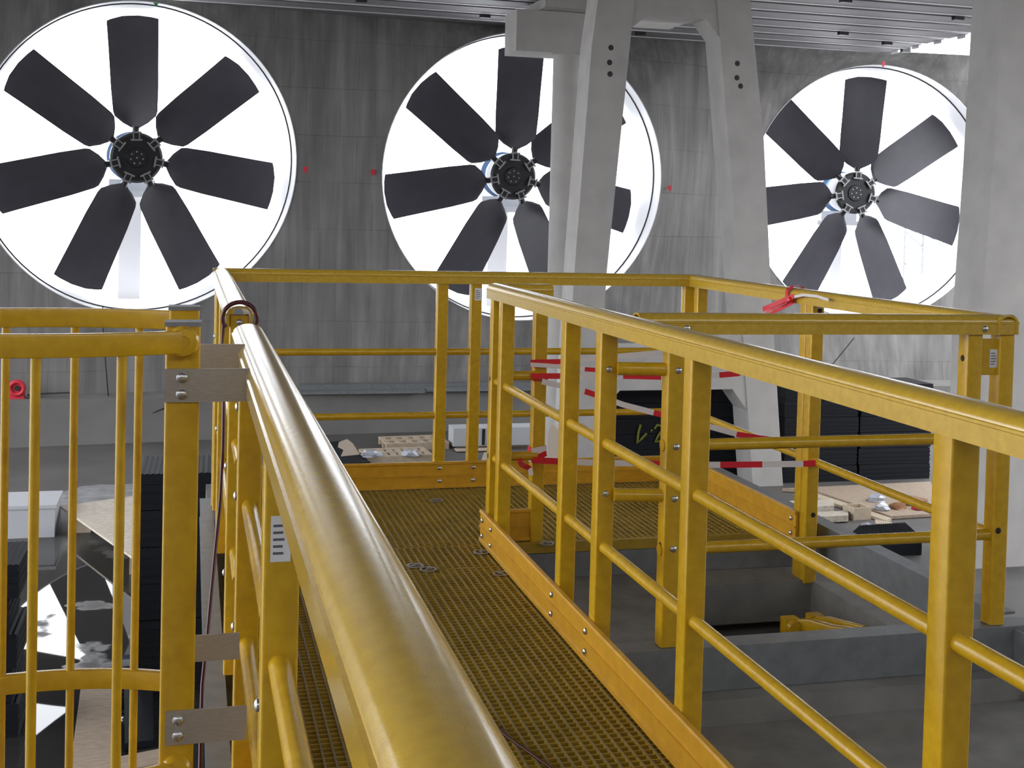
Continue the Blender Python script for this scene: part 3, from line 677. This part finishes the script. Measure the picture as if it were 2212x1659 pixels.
# dark red tie on the left rail joint with its tail
tie = empty('rail_tie', 'dark red hose tied round the left rail joint, tail hanging down', 'tie', (0, 3.66, 1.06)); sub = Sub(tie)
lp = [(.049*math.cos(a), 3.665, 1.066+.046*math.sin(a)) for a in [PI*1.2-PI*1.45*i/24 for i in range(25)]]
sub.part(MB().path(lp, [(.0065*math.cos(2*PI*i/8), .0065*math.sin(2*PI*i/8)) for i in range(8)], up=(0, 1, 0)), 'loop', 'hose', smooth=60)
tl = [(-.046, 3.665, 1.045), (-.05, 3.64, .99)] + [tuple(ony(x, y, 3.62-.09*k)) for k, (x, y) in enumerate(((484, 800), (482, 960), (476, 1080), (462, 1220), (448, 1370), (437, 1480), (434, 1580), (432, 1680)))]
sub.part(MB().path(tl, [(.005*math.cos(2*PI*i/8), .005*math.sin(2*PI*i/8)) for i in range(8)]), 'tail', 'hose', smooth=60)
tag(MB().path([onz(x, y, .007) for x, y in ((1030, 1530), (1060, 1560), (1100, 1595), (1150, 1630), (1190, 1659), (1260, 1720))], [(.004*math.cos(2*PI*i/8), .004*math.sin(2*PI*i/8)) for i in range(8)]).build('cable', 'hose', smooth=60), 'thin dark red cable lying across the walkway grating', 'cable')

# ================================================================== things on the floor below
def blocks(name, label_fn, x0, y0, nx, nz, bw, bd, bh, z0, group, pitch=.05, jit=.012, ny=1):
    """stack of black fill packs: corrugated sheets seen edge-on"""
    key = (bw, bd, bh)
    mb = MB(); n = int(bw/pitch); pr = []
    for i in range(n):
        pr += [(-bw/2+i*bw/n, bh-.008), (-bw/2+(i+.5)*bw/n, bh)]
    pr += [(bw/2, bh-.008), (bw/2, 0), (-bw/2, 0)]
    mb.prism([(u, -bd/2, v) for u, v in pr], (0, bd, 0))
    for k in range(1, 4): mb.box((-bw/2-.008, -bd/2-.012, bh*k/4-.012), (bw/2+.008, bd/2+.012, bh*k/4+.004))
    me = mb.mesh('fill_block', 'black', 0); out = []
    for j in range(nz):
        for i in range(nx):
            o = obj('fill_block', me, None, (x0+i*(bw+.06)+random.uniform(-jit, jit), y0+random.uniform(-jit, jit), z0+j*(bh+.004)), (0, 0, random.uniform(-.02, .02)))
            tag(o, label_fn(i, j), 'fill block', group); out.append(o)
    return out
onm = ['lowest', 'second lowest', 'third lowest', 'fourth lowest', 'fifth lowest', 'topmost']
P = onz(1700, 1046, ZF)
TOPN = [6]
def lb(where, cols):
    def f(i, j): return 'black fill block %s, %s%s' % (where, cols[i], onm[j] if j < TOPN[0]-1 else 'topmost')
    
    return f
blocks('s', lb('in the stack behind the plywood', ['left ', 'right ']), 11.25, 20.95, 2, 6, 1.5, .9, .30, ZF, 'black fill blocks stacked on the right')
blocks('s', lb('in the yellow-painted stack', ['left ', 'right ']), 7.75, 21.75, 2, 6, 1.42, 1.2, .28, ZF, 'black fill blocks with yellow paint')
blocks('s', lb('in the tall stack behind the ladder', ['']), .12, 12.9, 1, 6, 1.45, .9, .36, ZF, 'black fill blocks behind the ladder', jit=.02)
TOPN[0] = 5
blocks('s', lb('in the stack at the far left edge', ['']), -2.50, 12.0, 1, 5, 1.75, .8, .31, ZF, 'black fill blocks at the left edge', jit=.05)
# yellow paint strokes on the marked stack
def stroke(pts, Y, r=.022): return MB().path([ony(x, y, Y) for x, y in pts], [(r*math.cos(2*PI*i/6), .3*r*math.sin(2*PI*i/6)) for i in range(6)], up=(0, 1, 0))
mk = empty('paint_number', 'yellow spray-painted digits on the black fill stack', 'marking', ony(1400, 940, 21.08)); sub = Sub(mk)
for pts in ([(1384, 917), (1379, 935), (1377, 957), (1386, 948), (1397, 936)], [(1406, 929), (1409, 931)], [(1414, 926), (1420, 918), (1429, 920), (1430, 930), (1421, 943), (1416, 954), (1426, 953), (1438, 952)]):
    sub.part(stroke(pts, 21.1), 'stroke', 'paint', smooth=0)
def slab(name, mats, label, cat, pts, z, t, group=None):
    q = [onz(x, y, z) for x, y in pts]; mb = MB().prism([(p.x, p.y, z-t) for p in q], (0, 0, t))
    return tag(mb.build(name, mats, smooth=0), label, cat, group)
# left side
def board_on_feet(name, mats, label, pts, z, t, feet):
    root = empty(name, label, 'board', onz(*pts[0], ZF)); sub = Sub(root)
    q = [onz(x, y, z) for x, y in pts]; sub.part(MB().prism([(p.x, p.y, z-t) for p in q], (0, 0, t)), 'panel', mats, smooth=0)
    c = sum(q, Vector())/len(q)
    for f in feet:
        p = q[f].lerp(c, .3); sub.part(MB().box((p.x-.12, p.y-.12, ZF), (p.x+.12, p.y+.12, z-t)), 'timber_block', 'wood', smooth=0)
    return root
board_on_feet('plywood_sheet', 'ply2', 'pale plywood sheet propped above the floor behind the ladder cage', [(130, 1093), (395, 1057), (400, 1216), (300, 1213)], ZF+.28, .03, (0, 1, 2, 3))
slab('plywood_sheet', 'ply', 'wet brown plywood sheet on the floor at the bottom left', 'board', [(175, 1482), (262, 1478), (262, 1640), (150, 1668)], ZF+.05, .04)
slab('plywood_sheet', 'ply', 'thin brown plywood strip on the floor below the black mesh', 'board', [(150, 1655), (380, 1610), (380, 1640), (150, 1690)], ZF+.08, .03)
slab('fill_sheet', 'black', 'black mesh sheet on the floor between the lower cage bars', 'sheet', [(268, 1486), (330, 1474), (332, 1598), (270, 1606)], ZF+.07, .06)
cr = empty('foam_crate', 'pale grey crate on the floor at far left', 'crate', onz(60, 1165, ZF)); sub = Sub(cr)
a = onz(118, 1160, ZF)
sub.part(MB().box((a.x-1.5, a.y, ZF), (a.x, a.y+.9, ZF+.42)), 'body', 'foam', smooth=0); sub.part(MB().box((a.x-1.52, a.y-.02, ZF+.42), (a.x+.02, a.y+.92, ZF+.47)), 'lid', 'foam', smooth=0)
sub.part(MB().box((a.x-1.05, a.y+.2, ZF+.47), (a.x-.85, a.y+.35, ZF+.5)), 'wood_offcut', 'rubble', smooth=0)
mb = MB(); rnd = random.Random(3); c0 = onz(230, 1075, ZF); n = 18
ring = [(c0.x+(.75+.2*rnd.random())*math.cos(2*PI*i/n), c0.y+(.9+.3*rnd.random())*math.sin(2*PI*i/n), ZF+.003) for i in range(n)]
mb.add(ring+[(c0.x, c0.y, ZF+.03)], [(i, (i+1) % n, n) for i in range(n)]); tag(mb.build('dust_patch', 'spark', smooth=0), 'white dust patch on the floor behind the propped plywood', 'dust')
# red hose reel on the plinth, black cables
hr = empty('hose_reel', 'red round hose reel on the wall plinth at far left', 'reel', (-3.47, 26.15, -2.5)); sub = Sub(hr)
sub.part(MB().path([(-3.47+.13*math.cos(a), 26.1, -2.28+.13*math.sin(a)) for a in [2*PI*i/24 for i in range(24)]], [(.045*math.cos(2*PI*i/8), .06*math.sin(2*PI*i/8)) for i in range(8)], closed=True, up=(0, 1, 0)), 'rim', 'redp', smooth=60)
sub.part(MB().tube((-3.47, 26.1, -2.28), (-3.47, 26.35, -2.28), .12, 20), 'drum', 'redp')
sub.part(MB().tube((-3.46, 26.05, -2.28), (-3.46, 26.12, -2.28), .05, 16), 'axle', 'cable')
sub.part(MB().box((-3.6, 26.1, -2.5), (-3.34, 26.35, -2.40)), 'foot', 'redp', smooth=0)
def cable(label, pts, r=.012): tag(MB().path(pts, [(r*math.cos(2*PI*i/6), r*math.sin(2*PI*i/6)) for i in range(6)]).build('cable', 'cable', smooth=60), label, 'cable')
cable('black cable hanging down the wall behind the ladder cage', [ony(x, y, 26.75 if y < 835 else 26.0) for x, y in ((222, 660), (223, 720), (228, 780), (232, 830), (236, 880), (243, 922))])
cable('black cable drooping over the plinth beside the hose reel', [ony(60, 853, 26.2), ony(100, 850, 26.15), ony(150, 848, 26.1), ony(168, 866, 25.95), ony(180, 895, 25.9), ony(178, 930, 25.9)], .018)
cable('black cable lying slanted across the plinth face', [ony(x, y, 26.0) for x, y in ((165, 952), (230, 930), (300, 905), (354, 882), (425, 868))])
cable('black cable hanging from the wall right of the striped tape', [ony(x, y, 27.2) for x, y in ((1845, 730), (1825, 755), (1800, 785), (1775, 797))])
# long flat ducts on the plinth
for k, (x0, x1, z0, z1, yy) in enumerate(((1.7, 4.85, -2.5, -2.44, 26.25), (4.9, 9.2, -2.5, -2.42, 26.45), (2.2, 8.6, -2.5, -2.38, 26.85))):
    mb = MB().box((x0, yy, z0), (x1, yy+.3, z1)).box((x0+.05, yy-.012, z0), (x1-.05, yy, z0+.02))
    tag(mb.build('duct_panel', 'steel', smooth=0), ['flat grey panel lying on the plinth, left one', 'flat grey panel lying on the plinth, right one', 'flat grey panel lying at the back of the plinth against the wall'][k], 'panel', 'grey panels on the plinth')
# middle clutter
slab('fill_sheet', 'black', 'flat black corrugated sheet on the floor left of the pallets', 'sheet', [(680, 958), (735, 952), (800, 998), (690, 1004)], ZF+.12, .1)
mb = MB(); q = [onz(735, 992, ZF+.15), onz(780, 985, ZF+.15)]
pts = [ony(x, y, q[0].y) for x, y in ((736, 986), (742, 972), (730, 966), (732, 955), (748, 949), (760, 958), (772, 976), (775, 982))]
tag(MB().prism(pts, (0.02, .03, 0)).build('cardboard_piece', 'card', smooth=0), 'torn cardboard piece standing left of the pallets', 'cardboard')
def pallet(label, px, py, rot, nb=7):
    P = onz(px, py, ZF); root = empty('pallet', label, 'pallet', (P.x, P.y, ZF), 'wooden pallets', (0, 0, rot))
    for k in (-1, 0, 1): obj('bearer', PB, root, (0, k*.36, .05))
    for k in range(nb): obj('deck_board', PD, root, (-.6+1.2*k/(nb-1), 0, .115))
PB = MB().box((-.65, -.05, -.05), (.65, .05, .1)).mesh('bearer', 'wood', 0); PD = MB().box((-.055, -.42, 0), (.055, .42, .025)).mesh('deck_board', 'wood', 0)
pallet('wooden pallet with slanted boards beyond the far railing', 855, 992, .06, 8); pallet('wooden pallet lying behind and right of the slanted one', 893, 964, .05, 6)
def crumple(name, mats, label, cat, c, rx, ry, rz, seed=1):
    rn = random.Random(seed); bm = bmesh.new(); bmesh.ops.create_icosphere(bm, subdivisions=2, radius=1)
    for v in bm.verts:
        k = rn.uniform(.65, 1.15); v.co = Vector((v.co.x*rx*k, v.co.y*ry*k, max(-.2, v.co.z)*rz*k))
    me = bpy.data.meshes.new(name); bm.to_mesh(me); bm.free(); me.materials.append(M_[mats]); me.shade_flat()
    return tag(obj(name, me, None, (c.x, c.y, c.z+.2*rz)), label, cat)
crumple('plastic_film', 'plastic', 'crumpled clear plastic film on the left end of the slanted pallet', 'plastic', onz(800, 985, ZF+.145), .22, .2, .1, 1)
crumple('plastic_film', 'plastic', 'crumpled clear plastic film on the right half of the slanted pallet', 'plastic', onz(885, 984, ZF+.145), .2, .2, .1, 2)
P = onz(985, 990, ZF)
wb = empty('foam_board', 'long white foam panel lying on brown cartons beyond the far railing', 'panel', (P.x+1, P.y+.4, ZF)); sub = Sub(wb)
Yp = P.y+.9; a, b_ = ony(980, 926, Yp), ony(1180, 960, Yp)
sub.part(MB().box((a.x, Yp, b_.z), (b_.x, Yp+.5, a.z)), 'panel', 'foam', smooth=0)
sub.part(MB().box((a.x+.6, Yp-.015, b_.z+.02), (a.x+.66, Yp, a.z-.02)), 'strap', 'cable', smooth=0)
bx = empty('carton', 'dark brown carton under the white foam panel', 'box', (P.x+1, P.y+.3, ZF)); sub = Sub(bx)
sub.part(MB().box((a.x+.05, Yp-.1, ZF), (b_.x, Yp+.6, b_.z-.005)), 'body', 'brown', smooth=0); sub.part(MB().box((a.x+.0, Yp-.35, b_.z-.04), (a.x+.9, Yp-.1, b_.z-.02)), 'flap', 'card', smooth=0)
pts = [ony(x, y, 19.7) for x, y in ((1178, 1068), (1184, 935), (1192, 915), (1217, 938), (1212, 985), (1208, 1068))]; pts[0].z = pts[-1].z = ZF
tag(MB().prism(pts, (.05, .05, 0)).build('cardboard_piece', 'card', smooth=0), 'pale cardboard flap standing upright beside the taped post', 'cardboard')
pts = [onz(x, y, ZF+.04) for x, y in ((1040, 996), (1046, 980), (1068, 980), (1075, 996))]
tag(MB().prism(pts, (0, 0, .03)).build('cardboard_piece', 'card', smooth=0), 'flat cardboard piece on the floor behind the short corner railing', 'cardboard')
# right clutter
slab('plywood_sheet', 'ply', 'large plywood sheet in front of the right black stack', 'board', [(1690, 1055), (2010, 1040), (2040, 1108), (1925, 1115), (1770, 1062)], ZF+.06, .05)
slab('plywood_sheet', 'wood', 'narrow brown board edge running beside the large plywood sheet', 'board', [(1766, 1066), (1926, 1119), (1914, 1124), (1760, 1073)], ZF+.05, .045)
for k, (pts, z) in enumerate((([(1700, 1082), (1800, 1078), (1802, 1092), (1700, 1100)], ZF+.16), ([(1700, 1108), (1832, 1103), (1833, 1113), (1700, 1120)], ZF+.12))):
    slab('timber', 'ply2', ['short pale timber behind the post with drilled holes', 'long pale timber pointing at the small wooden box'][k], 'timber', pts, z, .1)
a = onz(1842, 1124, ZF)
wx = empty('wooden_box', 'small open wooden box on the floor behind the hatch railing', 'box', (a.x+.16, a.y+.15, ZF), None, (0, 0, .1)); 
for s_, e_ in (((-.17, -.15, 0), (.17, -.12, .2)), ((-.17, .12, 0), (.17, .15, .2)), ((-.17, -.12, 0), (-.14, .12, .2)), ((.14, -.12, 0), (.17, .12, .2)), ((-.14, -.12, 0), (.14, .12, .03))):
    MB().box(s_, e_).build('side_board', 'wood', wx, 0)
slab('timber', 'wood', 'brown timber offcut right of the small wooden box', 'timber', [(1890, 1122), (1927, 1128), (1930, 1137), (1892, 1131)], ZF+.10, .1)
slab('timber', 'rubble', 'dark plank on the large plywood sheet near the right column', 'timber', [(1930, 1062), (2005, 1078), (2003, 1083), (1928, 1067)], ZF+.115, .05)
for k, (px, py, m, lab, r) in enumerate(((1905, 1100, 'plastic', 'clear plastic scrap on the plywood edge', .12), (1940, 1098, 'rubble', 'crumpled brown rag on the plywood sheet', .13), (1972, 1090, 'foam', 'crumpled white paper on the plywood sheet', .15), (1985, 1100, 'redp', 'red scrap beside the crumpled white paper', .1), (1895, 1082, 'plastic', 'clear plastic strip in the middle of the plywood sheet', .14), (1875, 1140, 'plastic', 'small clear bottle scrap in front of the timber offcut', .09))):
    crumple('rubbish', m, lab, 'rubbish', onz(px, py, ZF+.062), r*1.3, r, r*.8, 10+k)
def spiky(label, pts, z0, z1):
    q = [onz(x, y, z1) for x, y in pts]; mb = MB(); mb.prism([(p.x, p.y, z0) for p in q], (0, 0, z1-z0)); n = 26; m = 10
    for i in range(n):
        for j in range(m):
            u, v = (i+.5)/n, (j+.5)/m; p = q[0].lerp(q[1], u).lerp(q[3].lerp(q[2], u), v); s_ = .018
            mb.add([(p.x-s_, p.y-s_, z1-.005), (p.x+s_, p.y-s_, z1-.005), (p.x+s_, p.y+s_, z1-.005), (p.x-s_, p.y+s_, z1-.005), (p.x, p.y, z1+.03)], [(0, 1, 4), (1, 2, 4), (2, 3, 4), (3, 0, 4)])
    o = mb.build('spiked_mat', 'black', smooth=0); tag(o, label, 'mat'); return o
spiky('black studded fill mat on the floor left of the big right column', [(1822, 1168), (1992, 1162), (1955, 1130), (1858, 1136)], ZF, ZF+.25)
